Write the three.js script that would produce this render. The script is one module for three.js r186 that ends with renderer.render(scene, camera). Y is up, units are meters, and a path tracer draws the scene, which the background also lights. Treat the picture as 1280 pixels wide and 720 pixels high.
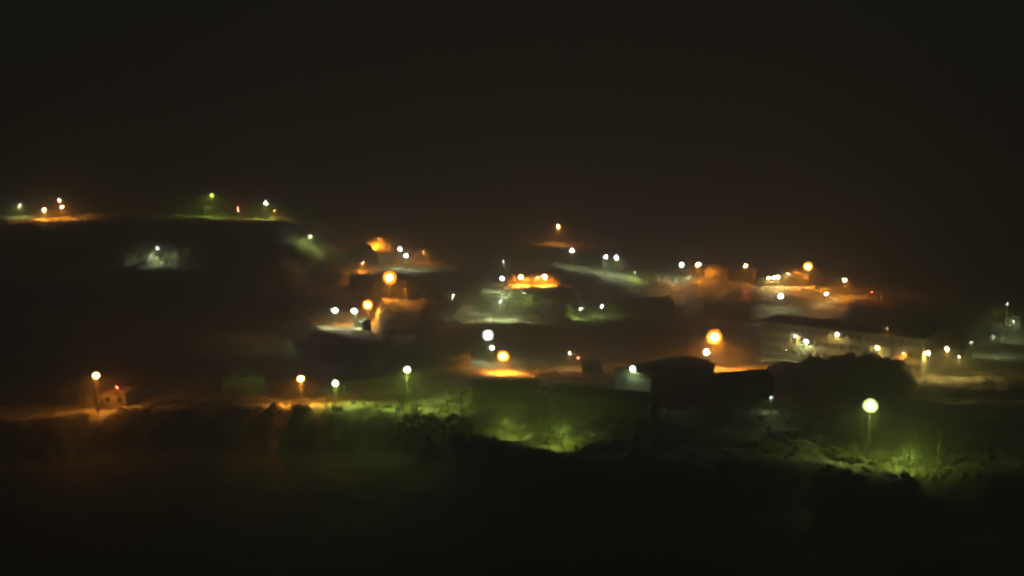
import * as THREE from 'three';
import { mergeGeometries } from 'three/addons/utils/BufferGeometryUtils.js';
import { createNoise2D, createNoise3D } from 'simplex-noise';

// ---------------------------------------------------------------- camera, sky, air, exposure
const F = 1372, HORIZON = 149, EYE = 80;                  // focal length and horizon row in photo pixels (1280 x 720), eye height over the station
const scene = new THREE.Scene();
const camera = new THREE.PerspectiveCamera(2 * Math.atan(360 / F) * 180 / Math.PI, 16 / 9, 0.5, 9000);
const PITCH = -Math.atan((360 - HORIZON) / F);
camera.position.set(0, EYE, 0);
camera.rotation.set(PITCH, 0, 0);
camera.focus = 6; camera.userData.fStop = 2.15;            // a web camera left focused on something near
camera.updateMatrixWorld(true);

// polar night under cloud: an almost black, even sky; the only other light is the station's lamps, some of them added
{
  const W = 64, H = 32, d = new Float32Array(W * H * 4);
  for (let i = 0; i < W * H; i++) d.set([0.019, 0.03, 0.024, 1], i * 4);
  const t = new THREE.DataTexture(d, W, H, THREE.RGBAFormat, THREE.FloatType);
  t.mapping = THREE.EquirectangularReflectionMapping; t.magFilter = THREE.LinearFilter; t.needsUpdate = true;
  scene.background = t; scene.environment = t;
}
const SIGMA = 0.0048;                                      // blowing snow and ice fog
scene.fog = new THREE.FogExp2(new THREE.Color(1, 1, 1), SIGMA);
const renderer = new THREE.WebGLRenderer();
renderer.toneMapping = THREE.LinearToneMapping;
renderer.toneMappingExposure = 1.35;
renderer.shadowMap.enabled = true;

// ---------------------------------------------------------------- helpers
let seed = 20260621;
const rnd = () => { seed = (seed + 0x6d2b79f5) | 0; let t = Math.imul(seed ^ (seed >>> 15), 1 | seed); t = (t + Math.imul(t ^ (t >>> 7), 61 | t)) ^ t; return ((t ^ (t >>> 14)) >>> 0) / 4294967296; };
const n2 = createNoise2D(rnd), n2b = createNoise2D(rnd), n3 = createNoise3D(rnd);
const lerp = (a, b, k) => a + (b - a) * k, sat = (x) => Math.min(1, Math.max(0, x)), smooth = (x) => { x = sat(x); return x * x * (3 - 2 * x); };
const V = (x, y, z) => new THREE.Vector3(x, y, z);
const used = new Map();
const numbered = (n) => { const k = used.get(n) ?? 0; used.set(n, k + 1); return k ? n + '_' + String(k).padStart(3, '0') : n; };
const ray = (u, v) => V((u - 640) / F, -(v - 360) / F, -1).applyEuler(camera.rotation).normalize();
const atLevel = (u, v, y) => { const d = ray(u, v); return d.multiplyScalar((y - EYE) / d.y).setY(y); };   // pixel to a point on the plane at height y
const mat = (r, g, b, rough = 0.85, metal = 0) => new THREE.MeshStandardMaterial({ color: new THREE.Color().setRGB(r, g, b), roughness: rough, metalness: metal });
function part(name, geo, m, parent, [x, y, z] = [0, 0, 0]) {
  const o = new THREE.Mesh(geo, m); o.name = name; o.castShadow = o.receiveShadow = true; o.position.set(x, y, z); parent.add(o); return o;
}
function thing(name, label, category, p, turn = 0, group) {
  const o = new THREE.Group(); o.name = numbered(name); o.position.copy(p); o.rotation.y = turn;
  o.userData = { label, category }; if (group) o.userData.group = group; scene.add(o); return o;
}
const box = (w, h, d, x = 0, y = 0, z = 0) => new THREE.BoxGeometry(w, h, d).translate(x, y, z);
const cyl = (r0, r1, h, n = 12) => new THREE.CylinderGeometry(r1, r0, h, n).translate(0, h / 2, 0);

// ---------------------------------------------------------------- the ground: shelves cut into a slope
// an edge runs through points [u, v, rise]: seen along bearing u, the ground climbs by rise behind it
function edge(points, below, width) {
  const q = points.map(([u, v, rise]) => { const p = atLevel(u, v, below(u) + rise); return { u, d: -p.z, rise }; });
  const at = (x, z) => {
    const u = 640 + F * x / -z * 1.006;
    if (u <= q[0].u) return q[0];
    for (let i = 1; i < q.length; i++) if (u < q[i].u) { const k = smooth((u - q[i - 1].u) / (q[i].u - q[i - 1].u)); return { d: lerp(q[i - 1].d, q[i].d, k), rise: lerp(q[i - 1].rise, q[i].rise, k) }; }
    return q[q.length - 1];
  };
  const rise = (u) => { for (let i = 1; i < q.length; i++) if (u < q[i].u) return lerp(q[i - 1].rise, q[i].rise, sat((u - q[i - 1].u) / (q[i].u - q[i - 1].u))); return q[q.length - 1].rise; };
  return { h(x, z, jag) { const e = at(x, z); return e.rise * smooth(1 + (-z - e.d + jag) / width); },
    bank(x, z, jag, fall) { const e = at(x, z), q = -z - e.d + jag; return e.rise * (smooth(1 + q / width) - 1) - fall * Math.max(0, Math.min(70, -q - width * 0.7)); },
    front(x, z, jag) { return at(x, z).d + z - jag; }, rise };
}
const brow = edge([[-700, 540, 9], [0, 524, 9], [100, 514, 9], [300, 511, 9], [385, 512, 9], [450, 511, 9], [540, 518, 9], [585, 536, 9], [610, 550, 9], [645, 558, 9], [690, 567, 9], [750, 573, 9], [840, 577, 9], [960, 572, 9], [1040, 574, 9], [1095, 592, 9], [1160, 599, 9], [1174, 585, 9], [1290, 584, 9], [1800, 600, 9]], () => -9, 9);
const shelf1 = edge([[-700, 420, 6], [0, 400, 6], [250, 372, 6], [330, 368, 7], [368, 394, 7], [400, 414, 7], [440, 424, 7], [520, 428, 7], [575, 414, 6.5], [690, 412, 6], [770, 402, 4], [850, 402, 1.5], [960, 400, 0.5], [1800, 400, 0.5]], () => 0, 17);
const shelf2 = edge([[-700, 350, 8], [0, 350, 8], [300, 338, 8], [380, 329, 8], [430, 336, 8], [480, 376, 8], [520, 378, 7], [570, 360, 7], [640, 359, 7], [705, 360, 8], [760, 342, 8], [850, 341, 8], [880, 350, 8], [960, 358, 10], [1020, 361, 10], [1090, 373, 10], [1180, 378, 9], [1800, 380, 9]], (u) => shelf1.rise(u), 30);
const shelf3 = edge([[-700, 276, 17], [0, 276, 17], [60, 276, 17], [140, 279, 17], [225, 277, 17], [345, 281, 16], [400, 296, 9], [460, 304, 5], [560, 318, 1], [700, 318, 0], [1800, 318, 0]], (u) => shelf1.rise(u) + shelf2.rise(u), 45);
const mounds = [                                           // [u, v, level, half width, half depth, height, sharpness]
  [1098, 484, 0, 9, 9, 8], [1068, 482, 0, 10, 9, 8.6], [1030, 482, 0, 10, 9, 7], [990, 480, 0, 9, 9, 5.5], [1220, 490, 0, 16, 8, 3.5],
  [474, 386, 8, 6, 5, 2.4], [436, 392, 8, 8, 5, 2.5], [940, 520, 0, 16, 10, 3],
].map(([u, v, y, w, d, h]) => { const p = atLevel(u, v, y); return { x: p.x, z: p.z, w, d, h }; });
function ground(x, z) {
  const D = -z, jag = 2.2 * n2(x * 0.06, z * 0.06) + 0.9 * n2(x * 0.21, z * 0.21);
  let y = brow.bank(x, z, jag * 0.7, 0.4) + shelf1.h(x, z, jag) + shelf2.h(x, z, jag) + shelf3.h(x, z, jag * 3);
  let up = 0;
  for (const m of mounds) { const q = ((x - m.x) / m.w) ** 2 + ((z - m.z) / m.d) ** 2; if (q < 2.2) up = Math.max(up, m.h * smooth((1 - q / 2.2) * 1.15) * (1 + 0.2 * n2b(x * 0.11, z * 0.11) + 0.07 * n2(x * 0.4, z * 0.4))); }
  y += up;
  y += 0.5 * n2b(x * 0.022, z * 0.022) + 0.28 * n2(x * 0.1, z * 0.1) + 0.16 * n2b(x * 0.33, z * 0.33);
  y += 78 * Math.pow(sat(1 - D / 205), 1.7) * (D > 0 ? 1 : 1);     // the hillside on which the camera stands
  y += 270 * smooth((Math.hypot(x, z) - 800) / 2000) * (0.75 + 0.25 * n2b(x * 0.0016, z * 0.0016));  // unseen far rise, added so the lamp-lit haze reaches above the horizon
  return y;
}
// where the ray through a pixel passes h above the ground
function onGround(u, v, h = 0) {
  const d = ray(u, v); let t0 = 185;
  for (let t = 186; t < 1500; t += 1) {
    if (EYE + d.y * t - ground(d.x * t, d.z * t) < h) { t0 = t - 1; let a = t0, b = t; for (let i = 0; i < 18; i++) { const m = (a + b) / 2; EYE + d.y * m - ground(d.x * m, d.z * m) < h ? b = m : a = m; } return V(d.x * b, EYE + d.y * b, d.z * b); }
  }
  return d.multiplyScalar(700);
}
// dark volcanic grit with wind-packed snow lying in patches
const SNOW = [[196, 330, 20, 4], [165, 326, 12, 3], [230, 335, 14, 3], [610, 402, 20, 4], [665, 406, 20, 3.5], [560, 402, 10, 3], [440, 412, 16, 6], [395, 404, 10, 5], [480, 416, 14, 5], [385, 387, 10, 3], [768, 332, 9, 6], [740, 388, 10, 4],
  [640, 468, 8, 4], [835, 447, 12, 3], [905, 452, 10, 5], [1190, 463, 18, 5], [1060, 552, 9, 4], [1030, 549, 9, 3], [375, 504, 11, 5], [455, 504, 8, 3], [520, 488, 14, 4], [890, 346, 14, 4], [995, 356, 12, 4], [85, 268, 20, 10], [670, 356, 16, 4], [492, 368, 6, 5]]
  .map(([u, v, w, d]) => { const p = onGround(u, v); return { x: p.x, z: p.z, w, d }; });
function groundTint(x, z) {
  if (Math.hypot(x, z) > 900) { x *= 0.08; z = z * 0.08 - 800; }      // far off only broad patches can be told apart
  let s = 0.16 + 0.55 * n2(x * 0.017 + 9, z * 0.05) * 0.5;
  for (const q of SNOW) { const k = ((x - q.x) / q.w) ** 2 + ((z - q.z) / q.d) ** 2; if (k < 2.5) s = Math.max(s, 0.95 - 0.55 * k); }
  s += 0.3 * n2b(x * 0.09, z * 0.19) + 0.2 * n2(x * 0.4, z * 0.55) + 0.08 * n2b(x * 1.3, z * 1.3);
  const bankShade = smooth((brow.front(x, z, 2 * n2(x * 0.08, z * 0.08) + n2b(x * 0.3, z * 0.3)) + 1) / 4);   // shade painted into the ground colour of the bank in front
  const k = smooth((s - 0.18) / 0.5) * (1 - bankShade), g = lerp(0.15, 0.028, bankShade) * (1 + 0.33 * n2(x * 0.7, z * 0.7));
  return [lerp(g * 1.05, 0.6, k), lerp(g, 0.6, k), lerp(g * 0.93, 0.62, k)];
}
function axis(lo, hi, step, far0, far1) {
  const a = []; for (let v = lo; v <= hi; v += step) a.push(v);
  for (let v = hi + step * 2, s = step * 2; v < far1; s *= 1.28, v += s) a.push(v);
  for (let v = lo - step * 2, s = step * 2; v > far0; s *= 1.28, v -= s) a.unshift(v);
  return a;
}
{
  const xs = axis(-330, 330, 1.05, -4200, 4200), zs = axis(-720, -205, 0.85, -6000, 900), nx = xs.length, nz = zs.length;
  const pos = new Float32Array(nx * nz * 3), col = new Float32Array(nx * nz * 3), uv = new Float32Array(nx * nz * 2), idx = new Uint32Array((nx - 1) * (nz - 1) * 6);
  let o = 0;
  for (let j = 0; j < nz; j++) for (let i = 0; i < nx; i++) {
    const k = j * nx + i, x = xs[i], z = zs[j];
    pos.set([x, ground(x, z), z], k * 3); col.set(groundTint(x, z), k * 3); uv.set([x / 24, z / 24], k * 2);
    if (i < nx - 1 && j < nz - 1) { idx.set([k, k + nx, k + 1, k + 1, k + nx, k + nx + 1], o); o += 6; }
  }
  const g = new THREE.BufferGeometry();
  g.setAttribute('position', new THREE.BufferAttribute(pos, 3)); g.setAttribute('color', new THREE.BufferAttribute(col, 3)); g.setAttribute('uv', new THREE.BufferAttribute(uv, 2));
  g.setIndex(new THREE.BufferAttribute(idx, 1)); g.computeVertexNormals();
  const S = 512, px = new Uint8Array(S * S * 4);
  for (let y = 0; y < S; y++) for (let x = 0; x < S; x++) {
    const a = x / S * 2 * Math.PI, b = y / S * 2 * Math.PI, c = (f) => n3(Math.cos(a) * f + Math.cos(b) * f * 0.7, Math.sin(a) * f, Math.sin(b) * f + Math.cos(b) * 0.3 * f);
    const h = 128 + 50 * c(5) + 40 * c(13) + 30 * c(31); px.set([h, h, h, 255].map((q) => Math.max(0, Math.min(255, q))), (y * S + x) * 4);
  }
  const bump = new THREE.DataTexture(px, S, S); bump.wrapS = bump.wrapT = THREE.RepeatWrapping; bump.magFilter = THREE.LinearFilter; bump.needsUpdate = true;
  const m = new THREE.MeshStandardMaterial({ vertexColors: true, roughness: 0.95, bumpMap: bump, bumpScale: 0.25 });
  const o2 = new THREE.Mesh(g, m); o2.name = 'ground'; o2.receiveShadow = o2.castShadow = true; o2.userData.kind = 'structure'; scene.add(o2);
}

// ---------------------------------------------------------------- graded tracks
const trackMat = mat(0.13, 0.125, 0.115, 0.95);
function track(points, width) {
  const way = new THREE.CatmullRomCurve3(points.map(([u, v]) => onGround(u, v))), n = Math.ceil(way.getLength() / 0.8), pos = [], uv = [], idx = [], W = 7;
  for (let i = 0; i <= n; i++) {
    const p = way.getPoint(i / n), t = way.getTangent(i / n), side = V(-t.z, 0, t.x).normalize(), w = width * (1 + 0.1 * n2(i * 0.05, points[0][0]));
    for (let k = 0; k < W; k++) { const q = p.clone().addScaledVector(side, (k / (W - 1) - 0.5) * w); pos.push(q.x, ground(q.x, q.z) + 0.09, q.z); uv.push(k / W, i * 0.2); }
    if (i < n) for (let k = 0; k < W - 1; k++) { const a = i * W + k; idx.push(a, a + 1, a + W, a + 1, a + W + 1, a + W); }
  }
  const g = new THREE.BufferGeometry(); g.setAttribute('position', new THREE.Float32BufferAttribute(pos, 3)); g.setAttribute('uv', new THREE.Float32BufferAttribute(uv, 2)); g.setIndex(idx); g.computeVertexNormals();
  const o = new THREE.Mesh(g, trackMat); o.name = numbered('road'); o.receiveShadow = true; o.userData.kind = 'structure'; scene.add(o);
}
track([[372, 391], [405, 406], [440, 414], [500, 419], [560, 407], [620, 405], [690, 407], [760, 396]], 4.5);
track([[30, 509], [90, 512], [180, 502], [300, 500], [400, 501], [470, 498], [540, 490], [585, 466], [640, 463], [720, 472]], 4.5);
track([[1279, 458], [1230, 460], [1195, 463], [1160, 470]], 5);
track([[710, 350], [780, 341], [860, 344], [930, 358]], 4.5);

// ---------------------------------------------------------------- rocks
const rockGeos = [0, 1, 2, 3].map((k) => {
  const g = new THREE.IcosahedronGeometry(1, 2), p = g.attributes.position;
  for (let i = 0; i < p.count; i++) { const v = V(p.getX(i), p.getY(i), p.getZ(i)), s = 1 + 0.34 * n3(v.x * 1.1 + k * 7, v.y * 1.1, v.z * 1.1) + 0.12 * n3(v.x * 3 + k, v.y * 3, v.z * 3); p.setXYZ(i, v.x * s, v.y * s * 0.78, v.z * s); }
  g.computeVertexNormals(); return g;
});
const M = {
  housing: mat(0.12, 0.12, 0.12, 0.5, 0.3), rock: mat(0.075, 0.07, 0.062, 0.95), pole: mat(0.22, 0.22, 0.21, 0.6, 0.3), wood: mat(0.12, 0.09, 0.06), metal: mat(0.28, 0.28, 0.27, 0.5, 0.4), dark: mat(0.05, 0.05, 0.05),
  tan: mat(0.27, 0.24, 0.18), brown: mat(0.08, 0.06, 0.045), unlitWall: mat(0.035, 0.033, 0.03), bluegrey: mat(0.15, 0.18, 0.2), green: mat(0.12, 0.17, 0.12), white: mat(0.5, 0.5, 0.48), red: mat(0.25, 0.06, 0.04), trim: mat(0.35, 0.34, 0.31),  // the near-black wall colour has the lack of light painted in
  roof: mat(0.11, 0.11, 0.11, 0.7, 0.1), roofSnow: mat(0.3, 0.3, 0.31), concrete: mat(0.2, 0.2, 0.19), glass: new THREE.MeshStandardMaterial({ color: new THREE.Color().setRGB(0.02, 0.022, 0.025), roughness: 0.1 }), door: mat(0.1, 0.08, 0.07, 0.6),
};
{
  const put = [], q = new THREE.Quaternion();
  const scatter = (n, u0, v0, u1, v1, lo, hi) => { for (let i = 0; i < n; i++) { const p = onGround(lerp(u0, u1, rnd()), lerp(v0, v1, rnd())), s = lo + (hi - lo) * rnd() ** 3; q.setFromEuler(new THREE.Euler(rnd(), rnd() * 6.3, rnd())); put.push([new THREE.Matrix4().compose(p.setY(ground(p.x, p.z) + s * 0.1), q, V(s, s, s)), i % 4]); } };
  scatter(900, 500, 485, 840, 572, 0.15, 1.3); scatter(500, 1030, 540, 1240, 598, 0.15, 1.2); scatter(350, 280, 480, 520, 512, 0.12, 0.9); scatter(250, 850, 500, 1050, 575, 0.15, 0.9);
  scatter(300, 330, 360, 560, 430, 0.12, 0.8); scatter(250, 560, 340, 960, 420, 0.15, 0.9); scatter(200, 20, 255, 360, 345, 0.2, 1.1); scatter(200, 60, 480, 300, 515, 0.15, 0.8);
  rockGeos.forEach((g, k) => {
    const list = put.filter((r) => r[1] === k), im = new THREE.InstancedMesh(g, M.rock, list.length);
    list.forEach((r, i) => im.setMatrixAt(i, r[0])); im.name = numbered('loose_rocks'); im.castShadow = im.receiveShadow = true;
    im.userData = { kind: 'stuff', label: ['loose dark volcanic rubble strewn over the shelves', 'rounded dark stones among the snow patches', 'broken lava rock littering the slopes', 'small angular stones along the shelf edges'][k], category: 'rocks' }; scene.add(im);
  });
}
function boulder(u, v, w, h, label) {
  const p = onGround(u, v), o = new THREE.Mesh(rockGeos[(u | 0) % 4], M.rock); o.name = numbered('boulder'); o.position.copy(p); o.rotation.y = u; o.scale.set(w, h, w * 0.9); o.castShadow = o.receiveShadow = true;
  o.userData = { label, category: 'boulder', group: 'boulders along the brow' }; scene.add(o);
}
boulder(342, 512, 1.9, 2.6, 'pointed dark boulder against orange lit snow below the sodium lamp');
boulder(377, 512, 2.5, 2.7, 'broad dark boulder at the right end of the orange lit snow');
boulder(312, 514, 1.6, 1.6, 'low dark boulder at the left end of the orange lit snow');
boulder(421, 512, 1.8, 1.9, 'dark boulder between the orange and the green lit ground');
boulder(596, 536, 1.6, 1.7, 'dark boulder on the brow nearest the tall wooden utility pole');
for (const [u, v, w, h] of [[690, 555, 2.2, 1.7], [712, 558, 2.4, 2.2], [738, 562, 2.6, 1.6], [664, 536, 1.3, 1.2], [772, 556, 1.8, 1.6]]) boulder(u, v, w, h, 'dark boulder on the green lit rubble slope');
for (const [u, v, w, h] of [[1066, 562, 1.8, 2.4], [1090, 572, 1.7, 1.5], [1136, 582, 1.6, 1.1]]) boulder(u, v, w, h, 'dark boulder on the green lit bank below the bright lamp on a mast');

// ---------------------------------------------------------------- buildings
// a building stands on the ground seen at pixels a (left end of its near wall) and b (right end)
function building({ name, label, category = 'building', a, b, depth, h, wall, roof = 'flat', pitch = 2.2, rows = 0, cols = 0, group, roofMat = M.roof, door = 0.5, sink = 3, level }) {
  const A = level === undefined ? onGround(...a) : atLevel(...a, level), B = level === undefined ? onGround(...b) : atLevel(...b, level), w = Math.hypot(B.x - A.x, B.z - A.z), y = Math.min(A.y, B.y);
  const turn = Math.atan2(-(B.z - A.z), B.x - A.x);
  const o = thing(name, label, category, V((A.x + B.x) / 2, y, (A.z + B.z) / 2), turn, group);
  o.updateMatrixWorld(true);
  part('plinth', box(w + 0.16, sink + 0.4, depth + 0.16, 0, 0.4 - (sink + 0.4) / 2, -depth / 2), M.concrete, o);
  if (roof === 'arch') {
    const s = new THREE.Shape(); s.absarc(0, 0, 1, 0, Math.PI, false); s.lineTo(-1, 0);
    const shell = new THREE.ExtrudeGeometry(s, { depth: 1, bevelEnabled: false, curveSegments: 28 });
    part('wall', shell.clone().scale(w / 2 - 0.1, h - 0.1, depth - 0.6).translate(0, 0.4, -depth + 0.3), wall, o);
    const ring = new THREE.Shape(); ring.absarc(0, 0, 1, 0, Math.PI, false); ring.absarc(0, 0, 0.97, Math.PI, 0, true);
    part('roof', new THREE.ExtrudeGeometry(ring, { depth: 1, bevelEnabled: false, curveSegments: 28 }).scale(w / 2 + 0.1, h + 0.1, depth).translate(0, 0.4, -depth), roofMat, o);
  } else {
    part('wall', box(w, h - 0.4, depth, 0, 0.4 + (h - 0.4) / 2, -depth / 2), wall, o);
    if (roof === 'flat') {
      const r = part('roof', box(w + 0.5, 0.35, depth + 0.5, 0, h + 0.175, -depth / 2), roofMat, o);
      part('vent', cyl(0.35, 0.3, 0.9, 10), M.metal, r, [w * 0.22, h + 0.35, -depth * 0.55]);
      part('vent', box(1.8, 0.9, 1.4, 0, 0.45, 0), M.metal, r, [-w * 0.2, h + 0.35, -depth * 0.45]);
    } else {
      const along = roof === 'gable', span = along ? depth : w, run = (along ? w : depth) + 0.8, s = new THREE.Shape();   // gable: ridge along the near wall; end: gable end faces front
      s.moveTo(-span / 2 - 0.4, 0); s.lineTo(0, pitch); s.lineTo(span / 2 + 0.4, 0); s.lineTo(span / 2, -0.02); s.lineTo(-span / 2, -0.02);
      const g = new THREE.ExtrudeGeometry(s, { depth: run, bevelEnabled: false }).translate(0, 0, -run / 2); if (along) g.rotateY(Math.PI / 2);
      const r = part('roof', g, roofMat, o, [0, h + 0.02, -depth / 2]);
      part('flue', cyl(0.22, 0.2, 1.6, 10), M.metal, r, [w * 0.15, pitch * 0.55, along ? 0.6 : 0]);
    }
  }
  if (roof !== 'arch') for (const x of [-w / 2, w / 2]) part('corner_trim', box(0.22, h - 0.45, 0.22, x, 0.41 + (h - 0.45) / 2, 0.02), M.trim, o);
  const fg = box(1.5, 1.7, 0.12), pg = box(1.3, 1.5, 0.06);
  for (let r = 0; r < rows; r++) for (let c = 0; c < cols; c++) {
    const x = (-0.5 + (c + 0.5) / cols) * w, yy = 0.4 + (h - 0.4) * (r + 0.55) / rows;
    if (r === 0 && Math.abs(x - (door - 0.5) * w) < 1.6) continue;
    const win = part('window', fg, M.trim, o, [x, yy, 0.05]); part('pane', pg, M.glass, win, [0, 0, 0.045]);
  }
  const dr = part('door', box(1.2, 2.2, 0.12), M.door, o, [(door - 0.5) * (w - 3), 1.5, 0.06]);
  part('handle', box(0.06, 0.25, 0.08), M.metal, dr, [0.45, 0, 0.1]);
  part('step', box(1.6, 0.4, 1, 0, 0, 0.6), M.concrete, dr, [0, -1.3, 0]);
  o.w = w; o.d = depth;
  o.onWall = (u, v, off = 0.3) => {                       // where the ray through a pixel meets the near wall, a little in front of it
    const n = V(0, 0, 1).applyAxisAngle(V(0, 1, 0), turn), d = ray(u, v), p0 = o.position.clone().addScaledVector(n, off), t = n.dot(p0.clone().sub(camera.position)) / n.dot(d);
    return camera.position.clone().addScaledVector(d, t);
  };
  return o;
}
const ADDED_DORM_LIGHT = 120;  // strength of the lights added before the dormitory
const dorm = building({ name: 'dormitory', label: 'long three storey tan dormitory with rows of dark windows behind the dark mound', a: [950, 443], b: [1152, 470], level: 0.4, depth: 15, h: 11.5, wall: M.trim, rows: 3, cols: 20, door: 0.27 });
building({ name: 'gabled_hall', label: 'tall pale hall with its gable end beyond the long dormitory', a: [1156, 460], b: [1204, 457], level: 0.4, depth: 14, h: 10.5, wall: M.tan, roof: 'end', pitch: 3.2, rows: 2, cols: 4, door: 0.6 });
const shop = building({ name: 'workshop', label: 'dark boxy workshop with one end wall lit by a white wall lamp', a: [813, 510], b: [892, 490], depth: 14, h: 8.8, wall: M.bluegrey, rows: 0, cols: 0, roof: 'gable', pitch: 0.9 });
building({ name: 'warehouse', label: 'long low dark warehouse in front of the wall lit white', a: [690, 517], b: [812, 530], depth: 9, h: 6, wall: M.unlitWall, roof: 'gable', pitch: 1.6, rows: 1, cols: 7 });
building({ name: 'storage_shed', label: 'dark low shed in front of the ground lit by the largest orange lamp', a: [893, 505], b: [966, 500], depth: 8, h: 6.5, wall: M.unlitWall, roof: 'gable', pitch: 1.5, rows: 1, cols: 4 });
building({ name: 'store_building', label: 'dim brown store below the orange lamp whose pole stands on a bright bank', a: [590, 506], b: [672, 506], depth: 11, h: 4.8, wall: M.unlitWall, roof: 'gable', pitch: 1.2, rows: 1, cols: 5 });
building({ name: 'power_house', label: 'tall building with its front lit bright orange by a lamp before it', a: [468, 376], b: [508, 375], depth: 9, h: 8.5, wall: M.tan, rows: 1, cols: 3, sink: 5 });
const twin = building({ name: 'long_hut', label: 'hut with two orange lamps side by side on its front', a: [634, 357], b: [700, 356], depth: 8, h: 5.2, wall: M.brown, roof: 'gable', pitch: 1.5, rows: 1, cols: 6 });
const triple = building({ name: 'wide_hall', label: 'wide hall with three small lamps in a row on its front', a: [945, 359], b: [1010, 358], depth: 10, h: 6, wall: M.brown, rows: 1, cols: 8, roof: 'gable' });
building({ name: 'small_hall', label: 'orange lit hall beside the tall lamp on the far row', a: [880, 349], b: [908, 350], depth: 8, h: 5.2, wall: M.tan, roof: 'end', pitch: 1.8, rows: 1, cols: 3 });
const garage = building({ name: 'garage', label: 'lone low garage under an orange lamp with a red light on its roof', a: [99, 508], b: [157, 508], depth: 7, h: 4, wall: M.tan, rows: 1, cols: 4 });
building({ name: 'container_store', label: 'low pale store with a green lit front on the dark slope', a: [278, 487], b: [330, 486], depth: 5, h: 3.6, wall: M.green, rows: 0, cols: 0 });
const arch = building({ name: 'arched_hut', label: 'arched hut whose rounded roof is rimmed with orange light', a: [434, 322], b: [474, 331], depth: 12, h: 8.5, wall: M.bluegrey, roof: 'arch', rows: 0, cols: 0, roofMat: M.metal });
building({ name: 'tank_shed', label: 'squat dark shed on the lit shelf below the white lamp', a: [443, 409], b: [449.5, 409], depth: 2.2, h: 2.6, wall: M.dark, rows: 0, cols: 0 });
building({ name: 'gabled_kiosk', label: 'narrow dark kiosk with a steep roof below the orange lamp on the shelf', a: [455, 413], b: [463.5, 413], depth: 2.4, h: 2.8, wall: M.dark, roof: 'end', pitch: 1.9, rows: 0, cols: 0 });
building({ name: 'hillside_hut', label: 'small hut on the far hill beside two orange lamps', a: [60, 270], b: [84, 270], depth: 6, h: 3.6, wall: M.tan, roof: 'gable', rows: 1, cols: 3 });
building({ name: 'relay_hut', label: 'small green lit hut at the foot of the hilltop mast', a: [256, 270], b: [274, 270], depth: 5, h: 4, wall: M.green, rows: 1, cols: 2 });
building({ name: 'quarry_hut', label: 'dim hut right of the twin white lamps on the slope', a: [522, 326], b: [536, 326], depth: 6, h: 4.2, wall: M.tan, roof: 'gable', rows: 1, cols: 2 });
building({ name: 'pump_house', label: 'low dark pump house on the shelf above the white lit snow strip', a: [540, 386], b: [570, 385], depth: 7, h: 4.4, wall: M.brown, roof: 'gable', rows: 1, cols: 4 });
building({ name: 'boxy_store', label: 'pale store lit from the right by twin bluish lamps on the far slope', a: [761, 337], b: [781, 337], depth: 6, h: 4.2, wall: M.white, rows: 1, cols: 3 });
building({ name: 'barracks', label: 'long low barracks between the two white lamps near the brow', a: [430, 492], b: [501, 487], depth: 7, h: 4.6, wall: M.green, roof: 'gable', pitch: 1.4, rows: 1, cols: 9 });
building({ name: 'mess_hall', label: 'dim two storey block between the large white lamp and the tall white lamp', a: [530, 462], b: [588, 460], depth: 9, h: 6.6, wall: M.bluegrey, rows: 2, cols: 7 });
building({ name: 'fuel_hut', label: 'small dim hut beside the red beacon in the middle of the station', a: [728, 466], b: [752, 465], depth: 5, h: 2.6, wall: M.tan, roof: 'gable', pitch: 0.9, rows: 1, cols: 3 });
building({ name: 'cargo_shed', label: 'long dim shed on the shelf below the pale store', a: [770, 392], b: [842, 394], depth: 9, h: 5.4, wall: M.bluegrey, roof: 'gable', pitch: 1.6, rows: 1, cols: 7 });
building({ name: 'annexe', label: 'dim annexe on the slope left of the dormitory', a: [880, 398], b: [938, 402], depth: 9, h: 6.2, wall: M.tan, rows: 2, cols: 6 });
building({ name: 'shore_hut', label: 'faint pale hut on the dark slope past the gabled hall', a: [1236, 434], b: [1250, 434], depth: 5, h: 4, wall: M.white, roof: 'gable', pitch: 1.2, rows: 1, cols: 2 });
building({ name: 'shore_store', label: 'faint pale store at the far end of the dark slope', a: [1256, 412], b: [1274, 412], depth: 6, h: 5, wall: M.white, rows: 1, cols: 2 });
building({ name: 'lab_block', label: 'brown block dimly lit orange behind the dark workshop', a: [800, 438], b: [862, 436], depth: 9, h: 6.5, wall: M.tan, rows: 2, cols: 6 });

// ---------------------------------------------------------------- lamps
const KINDS = {
  sodium: { light: [1, 0.3, 0.012], glow: [1, 0.3, 0.015], core: [1, 0.7, 0.34] },
  green: { light: [0.72, 1, 0.1], glow: [0.62, 0.8, 0.3], core: [0.9, 1, 0.75] },
  white: { light: [0.8, 0.96, 0.36], glow: [0.7, 0.78, 0.72], core: [0.92, 0.96, 1] },
  warm: { light: [1, 0.72, 0.16], glow: [1, 0.62, 0.2], core: [1, 0.86, 0.55] },
  red: { light: [1, 0.07, 0.02], glow: [1, 0.09, 0.04], core: [1, 0.12, 0.06] },
};
const bulbGeo = new THREE.SphereGeometry(0.17, 16, 12), hoodGeo = new THREE.CylinderGeometry(0.1, 0.3, 0.2, 14, 1, true);
const glowMats = new Map();
function glow(kind, e, tier = 'core') {
  const key = kind + tier + e.toPrecision(2); if (!glowMats.has(key)) { const c = KINDS[kind][tier], m = new THREE.MeshStandardMaterial({ color: 0x222222, roughness: 0.4, emissive: new THREE.Color().setRGB(...c), emissiveIntensity: Number(e.toPrecision(2)) }); glowMats.set(key, m); }
  return glowMats.get(key);
}
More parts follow.
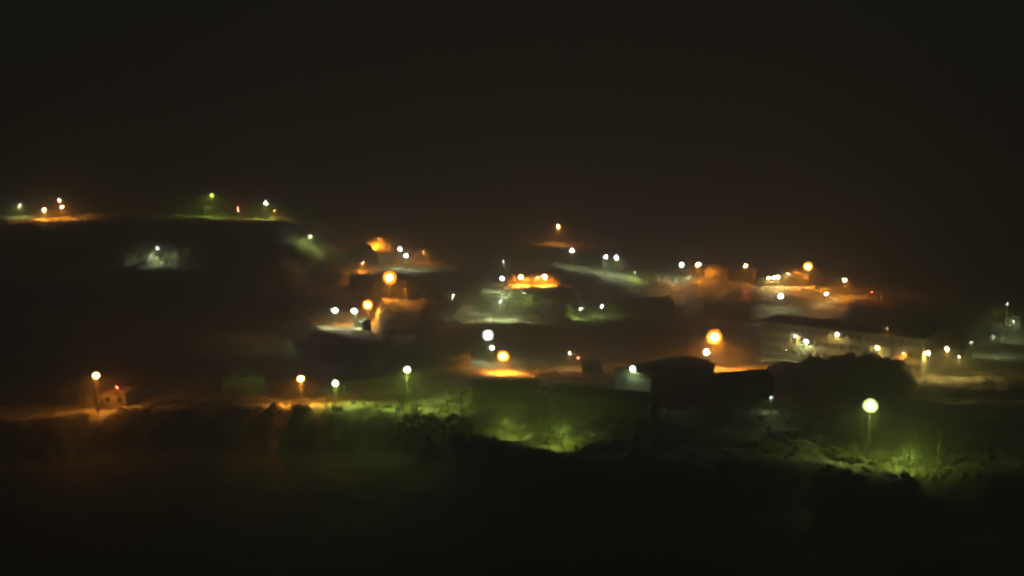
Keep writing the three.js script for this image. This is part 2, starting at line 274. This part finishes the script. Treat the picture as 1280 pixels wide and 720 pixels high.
// s: how bright its halo is in the haze; c: how bright the lamp itself looks
const dishGeo = new THREE.LatheGeometry([[0.05, -0.62], [0.34, -0.58], [0.72, -0.36], [0.96, -0.06], [1.04, 0.02], [1, 0.05], [0.9, -0.04]].map(([r, y]) => new THREE.Vector2(r, y)), 20).rotateX(Math.PI / 2);
const lensGeo = new THREE.SphereGeometry(2.2, 20, 6, 0, Math.PI * 2, 0, 0.44).translate(0, -2.04, 0).rotateX(Math.PI / 2);
const arcGeo = new THREE.SphereGeometry(0.62, 16, 8).scale(1, 1, 0.25).translate(0, 0, 0.14);
const BLUR = 3.1;                                          // how far the unfocused lens spreads a point, in photo pixels
function lampUp(o, kind, p, s, c, H, z = 0) {
  const D = p.distanceTo(camera.position), through = Math.exp(-SIGMA * D), I = (kind === "sodium" ? 0.7 : kind === "red" ? 0.2 : 0.5) * s * 4 * (12 * D / F) / (SIGMA * through);
  // the lamps are hooded and light only what is below them; the red beacons are open
  const tint = new THREE.Color().setRGB(...KINDS[kind].light), lamp = kind === 'red' ? new THREE.PointLight(tint, I) : new THREE.SpotLight(tint, I, 0, Math.PI * 0.49, 0.45);
  lamp.castShadow = true; lamp.shadow.radius = 8; o.add(lamp);
  if (lamp.target) { const aim = new THREE.Object3D(); aim.name = 'aim'; aim.position.set(0, H - 10, z - 4); o.add(aim); lamp.target = aim; }
  const shine = (r, A, tier) => glow(kind, A / through * (1 + (BLUR / (r * F / D)) ** 2), tier);
  if (c < 15) { part('bulb', bulbGeo, shine(0.17, Math.min(2.5, c * 0.14)), o, [0, H, z]).castShadow = false; lamp.position.set(0, H, z); return; }
  const size = c >= 800 ? 1.55 : c >= 300 ? 1.1 : c >= 100 ? 1 : c >= 40 ? 0.75 : 0.5, spots = [[0, 0]];
  if (c >= 300) for (let k = 0; k < 12; k++) spots.push([1.24 * size * Math.cos(k * Math.PI / 6), 1.24 * size * Math.sin(k * Math.PI / 6)]);  // extra ring heads imitate lens glare round the biggest lamps
  for (const [x, y] of spots) {
    const r = x || y ? size * 0.34 : size;
    const head = part('floodlight', dishGeo, M.housing, o, [x, H + y, z]); head.scale.setScalar(r); head.rotation.x = 0.16;
    part('glow_disc', lensGeo, shine(r, (kind === 'sodium' ? 0.8 : 0.7) * (x || y ? 0.55 : spots.length > 1 ? 2.2 : 1), 'glow'), head);  // dimmer glowing disc stands in for the coloured glare round the arc
    if (!x && !y) part('arc_tube', arcGeo, shine(r * 0.62, c >= 800 ? 20 : c >= 100 ? 11 : 7), head);
  }
  if (spots.length > 1) part('glare_ring_frame', new THREE.TorusGeometry(1.24 * size, 0.05, 6, 24), M.pole, o, [0, H, z - 0.62 * size]);
  lamp.position.set(0, H, z + 0.8);
  if (kind === 'sodium') { const haloLight = new THREE.PointLight(tint, I * 0.036); haloLight.castShadow = true; haloLight.shadow.radius = 8; haloLight.position.set(0, H, z + 0.9); o.add(haloLight); }   // second light added to strengthen the orange halo
}
const toCamera = (p) => Math.atan2(-p.x, -p.z) + (rnd() - 0.5) * 0.5;
const lampGroup = 'street lamps of the station';
const streetLamp = (kind, u, v, h, s, c, label) => streetLampAt(kind, onGround(u, v, h), s, c, label);
function streetLampAt(kind, p, s, c, label) {
  const y = ground(p.x, p.z), o = thing('street_lamp', label, 'street lamp', V(p.x, y, p.z), toCamera(p), lampGroup), H = p.y - y;
  part('base', cyl(0.28, 0.24, 0.5), M.concrete, o, [0, 0, c < 15 ? -0.75 : -0.46]);
  if (c < 15) { part('pole', cyl(0.12, 0.07, H + 0.55), M.pole, o, [0, 0, -0.75]); const arm = part('arm', box(0.07, 0.07, 0.85), M.pole, o, [0, H + 0.5, -0.4]); part('hood', hoodGeo, M.housing, arm, [0, -0.16, 0.4]); lampUp(o, kind, p, s, c, H); }
  else { part('pole', cyl(0.15, 0.09, H + (c >= 800 ? 1.9 : c >= 300 ? 1.4 : -0.1)), M.pole, o, [0, 0, -0.46]); lampUp(o, kind, p, s, c, H); }
}
function wallLamp(kind, b, u, v, s, c, label, p = b.onWall(u, v, 0.8)) {
  const o = thing('wall_lamp', label, 'wall lamp', p, b.rotation.y, 'lamps fixed to buildings');
  part('bracket', box(0.1, 0.1, 0.5, 0, 0.3, -0.5), M.pole, o); part('back_plate', box(0.3, 0.5, 0.05, 0, 0.3, -0.76), M.pole, o); part('stem', box(0.06, 0.12, 0.06, 0, 0.27, -0.27), M.pole, o);
  lampUp(o, kind, p, s, c, 0);
}
function beacon(u, v, h, s, c, label, p = onGround(u, v, h)) {
  const y = Math.max(ground(p.x, p.z), p.y - h), H = p.y - y, o = thing('beacon_light', label, 'beacon', V(p.x, y, p.z), 0, 'red beacons');
  part('post', cyl(0.07, 0.05, H - 0.25), M.pole, o); part('base', cyl(0.2, 0.16, 0.2), M.pole, o);
  lampUp(o, 'red', p, s, c, H);
}
const L = streetLamp;
// far hill on the left
L('green', 24, 257, 6, 0.05, 14, 'faint greenish lamp alone at the far end of the hill');
L('sodium', 55, 262, 5, 0.15, 60, 'lower orange lamp on the far hill, left of the hut');
L('sodium', 74, 251, 9, 0.07, 22, 'taller orange lamp behind the hut on the far hill');
L('sodium', 77, 259, 6, 0.12, 60, 'orange lamp close to the hut on the far hill');
L('green', 332, 254, 8, 0.09, 70, 'white lamp on the far hill near the red beacon');
L('green', 264, 243, 11, 0.09, 0.8, 'dim green lamp on top of the hilltop mast by the small hut');
beacon(298, 262, 5, 0.02, 10, 'red beacon on the far hill left of a white lamp');
L('white', 197, 310, 7, 0.028, 5, 'dim lamp alone over the snow patch on the dark hillside');
L('green', 388, 295, 7, 0.03, 14, 'small white lamp on the slope left of the arched hut');
L('sodium', 343, 264, 4, 0.03, 0.8, 'faint orange lamp right of the white lamp on the far hill');
{ const q = V(5.5, 11.5, -5).applyAxisAngle(V(0, 1, 0), arch.rotation.y).add(arch.position); streetLampAt('sodium', q, 0.2, 0.7, 'added orange lamp above the rounded roof of the arched hut'); }  // lamp added to put an orange rim on the roof
// upper left
L('sodium', 453, 328, 4, 0.09, 12, 'small yellow lamp before the arched hut');
L('white', 500, 311, 9, 0.075, 90, 'upper of two white lamps on the slope right of the arched hut');
L('white', 507.5, 319.5, 6, 0.05, 40, 'lower of two white lamps on the slope right of the arched hut');
L('sodium', 530, 314, 6, 0.04, 1.5, 'faint orange lamp beside the dim hut on the slope');
L('sodium', 487, 347, 8, 0.38, 900, 'very bright orange lamp before the tall orange lit building');
L('warm', 477.5, 357.5, 4, 0.04, 22, 'small warm lamp at the left foot of the tall orange lit building');
L('white', 419, 388, 6.2, 0.11, 170, 'white lamp at the left end of the lit shelf');
L('white', 443, 388.5, 6.2, 0.11, 150, 'white lamp in the middle of the lit shelf, left of an orange one');
L('sodium', 459.5, 381, 7, 0.42, 400, 'orange lamp over the dark kiosk on the lit shelf');
// upper middle
L('white', 630, 327, 9, 0.02, 5, 'dim white lamp above the bluish lamp left of the twin orange lamps');
L('white', 627.5, 348, 6, 0.06, 60, 'bluish white lamp left of the twin orange lamps');
wallLamp('sodium', twin, 651, 346, 0.3, 240, 'left of the twin orange lamps on the long hut');
wallLamp('sodium', twin, 680.5, 346, 0.28, 220, 'right of the twin orange lamps on the long hut');
wallLamp('sodium', twin, 672, 347, 0.05, 6, 'dim small orange lamp between the twin lamps on the long hut');
L('warm', 567, 369, 6, 0.03, 8, 'small dim warm lamp by the pump house');
L('white', 625, 376, 7, 0.16, 7, 'dim lamp on a thin pole over the white lit snow strip');
L('green', 655, 366, 4, 0.02, 1.5, 'faint greenish lamp below the twin orange lamps');
L('sodium', 698, 283, 10, 0.11, 70, 'lone orange lamp high on the slope above all its neighbours');
L('white', 715, 313, 8, 0.05, 60, 'white lamp below the lone high orange lamp');
L('white', 757, 321, 8, 0.06, 60, 'left of two bluish lamps by the pale store on the far slope');
L('white', 770.5, 322, 8, 0.08, 90, 'right of two bluish lamps by the pale store on the far slope');
L('green', 793, 341, 3, 0.02, 1.5, 'faint low green lamp right of the pale store');
L('green', 726, 386, 4, 0.02, 4, 'left of two small yellow green lamps below the far slope');
L('green', 752, 383, 4, 0.025, 9, 'right of two small yellow green lamps below the far slope');
// far row on the right
L('white', 852, 331, 7, 0.075, 100, 'bluish white lamp at the left end of the far row, beside an orange lamp');
L('sodium', 873, 331, 7, 0.22, 110, 'orange lamp at the left end of the far row, left of the small hall');
L('sodium', 896, 338, 4, 0.12, 4, 'dim orange lamp in front of the small hall on the far row');
L('sodium', 932, 332, 8, 0.1, 70, 'orange white lamp between the small hall and the wide hall');
L('white', 946, 340, 6, 0.04, 80, 'bluish lamp at the left corner of the wide hall');
wallLamp('warm', triple, 961, 347.5, 0.035, 24, 'first of three lamps in a row on the wide hall, next to its bluish lamp');
wallLamp('warm', triple, 967, 347, 0.035, 24, 'middle one of three lamps in a row on the wide hall');
wallLamp('warm', triple, 972.5, 346.3, 0.035, 24, 'last of three lamps in a row on the wide hall');
wallLamp('warm', triple, 985, 342.5, 0.03, 4, 'faint lamp on the wide hall right of the three in a row');
L('sodium', 1010, 333, 9, 0.34, 380, 'big orange lamp at the right corner of the wide hall');
L('sodium', 1056, 350, 7, 0.2, 55, 'orange lamp at the right end of the far row');
L('warm', 1033, 367.5, 4, 0.04, 22, 'small warm lamp below the right end of the far row');
beacon(1089, 365, 4, 0.018, 4, 'red beacon past the right end of the far row');
beacon(932, 366, 4, 0.01, 1.6, 'dim red beacon below the middle of the far row');
L('white', 976, 370, 7, 0.04, 110, 'bluish white lamp below the three lamps of the wide hall');
// middle and front
L('white', 610, 419, 9, 0.08, 420, 'large bluish white lamp above the orange lamp on the bright bank');
L('white', 615, 434.5, 6, 0.035, 90, 'smaller white lamp between a large white and an orange lamp');
L('sodium', 629, 445, 5, 0.6, 330, 'orange lamp on a short pole on the bright bank');
L('warm', 712, 441.5, 5, 0.03, 9, 'small dim warm lamp beside a red beacon in the middle of the station');
beacon(723, 447, 4, 0.035, 10, 'red beacon beside a small warm lamp in the middle of the station');
L('sodium', 893, 421, 11, 1.7, 1500, 'largest and brightest orange lamp, behind the dark workshop');
L('white', 883, 440, 6, 0.1, 190, 'white lamp just below the largest orange lamp');
L('sodium', 376, 473, 8, 0.26, 190, 'orange lamp over boulders and orange lit snow near the brow');
L('green', 419, 479, 7, 0.12, 190, 'white lamp near the brow, right of the orange lamp over boulders');
L('green', 509, 462, 11, 0.3, 170, 'white lamp on a tall pole over the broad green lit ground');
L('sodium', 120, 469, 10.6, 0.19, 260, 'orange lamp on a pole before the lone garage');
L('green', 1088, 507, 13, 0.2, 420, 'bright greenish lamp on a tall mast over the green lit bank');
L('white', 964, 497, 5, 0.012, 1.6, 'tiny dim lamp on the dark slope in front of the shed');
beacon(146, 484, 1.2, 0.03, 12, 'red beacon on the roof of the lone garage', garage.onWall(146, 484, -1));
{ // lamp on the end wall of the workshop
  const n = V(-1, 0, 0).applyAxisAngle(V(0, 1, 0), shop.rotation.y), q = V(-shop.w / 2, 0, -shop.d * 0.5).applyAxisAngle(V(0, 1, 0), shop.rotation.y).add(shop.position), d = ray(791, 461), p0 = q.clone().addScaledVector(n, 0.55), t = n.dot(p0.clone().sub(camera.position)) / n.dot(d);
  const fake = { rotation: { y: shop.rotation.y - Math.PI / 2 } };
  wallLamp('white', fake, 0, 0, 0.06, 150, 'white lamp on the end wall of the dark workshop', camera.position.clone().addScaledVector(d, t));
}
// the dormitory's own lamps and the far right edge
wallLamp('warm', dorm, 994, 420.5, 0.03, 8, 'dim yellow lamp on the dormitory, left of a white one');
wallLamp('white', dorm, 1008, 427, 0.04, 40, 'white lamp low on the left part of the dormitory');
wallLamp('warm', dorm, 1046, 418, 0.03, 20, 'lamp above the dark mound on the dormitory');
wallLamp('warm', dorm, 1096.5, 434.5, 0.035, 20, 'yellow lamp on the dormitory where the mound falls away');
wallLamp('sodium', dorm, 1109, 411, 0.01, 1, 'faint orange lamp high on the dormitory');
wallLamp('sodium', dorm, 1129, 442, 0.03, 4, 'dim orange lamp near the right end of the dormitory');
L('warm', 1160, 441, 7.6, 0.12, 30, 'bright warm lamp before the gabled hall');
L('warm', 1184, 436, 8.6, 0.2, 22, 'warm lamp at the right corner of the gabled hall');
L('warm', 1199, 446, 6.5, 0.08, 3, 'dim amber lamp right of the gabled hall over the lit yard');
L('green', 1214, 428, 7, 0.008, 1.2, 'faint lamp past the gabled hall on a tall pole');
L('green', 1259, 380, 6, 0.006, 1, 'faint greenish lamp farthest up the right slope');
L('white', 1266, 402, 7, 0.03, 1, 'faint bluish lamp at the right end of the dark slope');
L('white', 1242, 420, 7, 0.03, 0.8, 'faint grey lamp on the dark slope right of the gabled hall');

// low floodlights added to brighten the banks, their backs to the camera
function addedBankLamp(kind, u, v, tu, tv, I, cone, label) {
  const p = onGround(u, v), t = onGround(tu, tv), H = 5.2, o = thing('added_bank_light', label, 'floodlight', p, Math.atan2(t.x - p.x, t.z - p.z), 'added floodlights aimed at the banks');
  part('base', cyl(0.25, 0.22, 0.4), M.concrete, o); part('pole', cyl(0.11, 0.08, H - 0.1), M.pole, o, [0, 0, -0.25]);
  const head = part('floodlight', dishGeo, M.housing, o, [0, H, 0]); head.scale.setScalar(0.4); part('glow_disc', lensGeo, glow(kind, 30), head);
  const sp = new THREE.SpotLight(new THREE.Color().setRGB(...KINDS[kind].light), I * 4.2, 0, cone, 0.6); sp.castShadow = true; sp.shadow.radius = 8; o.add(sp); sp.position.set(0, H, 0.3);
  const aim = new THREE.Object3D(); aim.name = 'aim'; o.add(aim); aim.position.set(0, 2, 24); sp.target = aim;
}
addedBankLamp('green', 632, 556, 650, 525, 230, 1.1, 'added low floodlight on the brow aimed up the bright left part of the rubble slope');
addedBankLamp('green', 705, 569, 690, 530, 230, 1.1, 'added low floodlight on the brow aimed up the green lit rubble slope');
addedBankLamp('green', 1135, 599, 1140, 575, 260, 1.15, 'added low floodlight on the brow aimed at the green lit bank');
addedBankLamp('green', 560, 525, 560, 495, 150, 1.1, 'added low floodlight on the brow near a wooden utility pole');
addedBankLamp('green', 318, 497, 312, 486, 40, 0.9, 'added low floodlight aimed at the pale store front');
// unseen lamps added behind the mound to brighten the dormitory front
for (const [x, z, what] of [[-22, 11, 'left end'], [-4, 11, 'middle'], [14, 11, 'right half']]) {
  const p = V(x, 0, z).applyAxisAngle(V(0, 1, 0), dorm.rotation.y).add(dorm.position); p.y = ground(p.x, p.z);
  const o = thing('added_facade_light', 'added unseen floodlight in the yard before the ' + what + ' of the dormitory', 'floodlight', p, dorm.rotation.y + Math.PI, 'added floodlights before the dormitory');
  part('base', cyl(0.2, 0.18, 0.3), M.concrete, o); part('post', cyl(0.08, 0.06, 1.2), M.pole, o, [0, 0, -0.2]);
  const head = part('floodlight', dishGeo, M.housing, o, [0, 1.3, 0]); head.scale.setScalar(0.3); head.rotation.x = -0.4; part('glow_disc', lensGeo, glow('white', 20), head);
  const sp = new THREE.SpotLight(new THREE.Color().setRGB(...KINDS.white.light), ADDED_DORM_LIGHT, 0, 1.25, 0.7); sp.castShadow = true; sp.shadow.radius = 6; sp.position.set(0, 1.4, 0.3); o.add(sp);
  const aim = new THREE.Object3D(); aim.name = 'aim'; aim.position.set(0, 5.5, 11); o.add(aim); sp.target = aim;
}

// ---------------------------------------------------------------- bare poles
function post(name, u, v, h, m, label) {
  const p = onGround(u, v), o = thing(name, label, 'pole', p);
  part('pole', cyl(0.16, 0.1, h), m, o, [0, -0.3, 0]); part('crossarm', box(1.8, 0.12, 0.1), m, o, [0, h - 0.9, 0.15]);
  for (const x of [-0.8, 0.8]) part('insulator', cyl(0.05, 0.04, 0.16, 8), M.white, o, [x, h - 0.84, 0.15]);
}
post('utility_pole', 1172, 588, 9, M.wood, 'wooden utility pole on the green lit bank');
post('utility_pole', 577, 526, 11, M.wood, 'wooden utility pole on the broad green lit ground');
post('utility_pole', 513, 508, 6, M.wood, 'short utility pole below the tall white lamp');
post('utility_pole', 1176, 470, 5, M.wood, 'utility pole in the yellow lit yard below the gabled hall');
{
  const p = onGround(265.5, 271), o = thing('radio_mast', 'lattice radio mast beside the small green lit hut on the hill', 'mast', p.clone().add(V(0, 0, -2)));
  for (let i = 0; i < 3; i++) { const a = i * 2.094; part('leg', cyl(0.08, 0.06, 12, 8).translate(0, -0.5, 0), M.metal, o, [0.5 * Math.cos(a), 0, 0.5 * Math.sin(a)]); }
  for (let k = 1; k < 9; k++) part('brace', new THREE.TorusGeometry(0.5, 0.04, 6, 3).rotateX(Math.PI / 2), M.metal, o, [0, k * 1.3, 0]);
}
renderer.render(scene, camera);
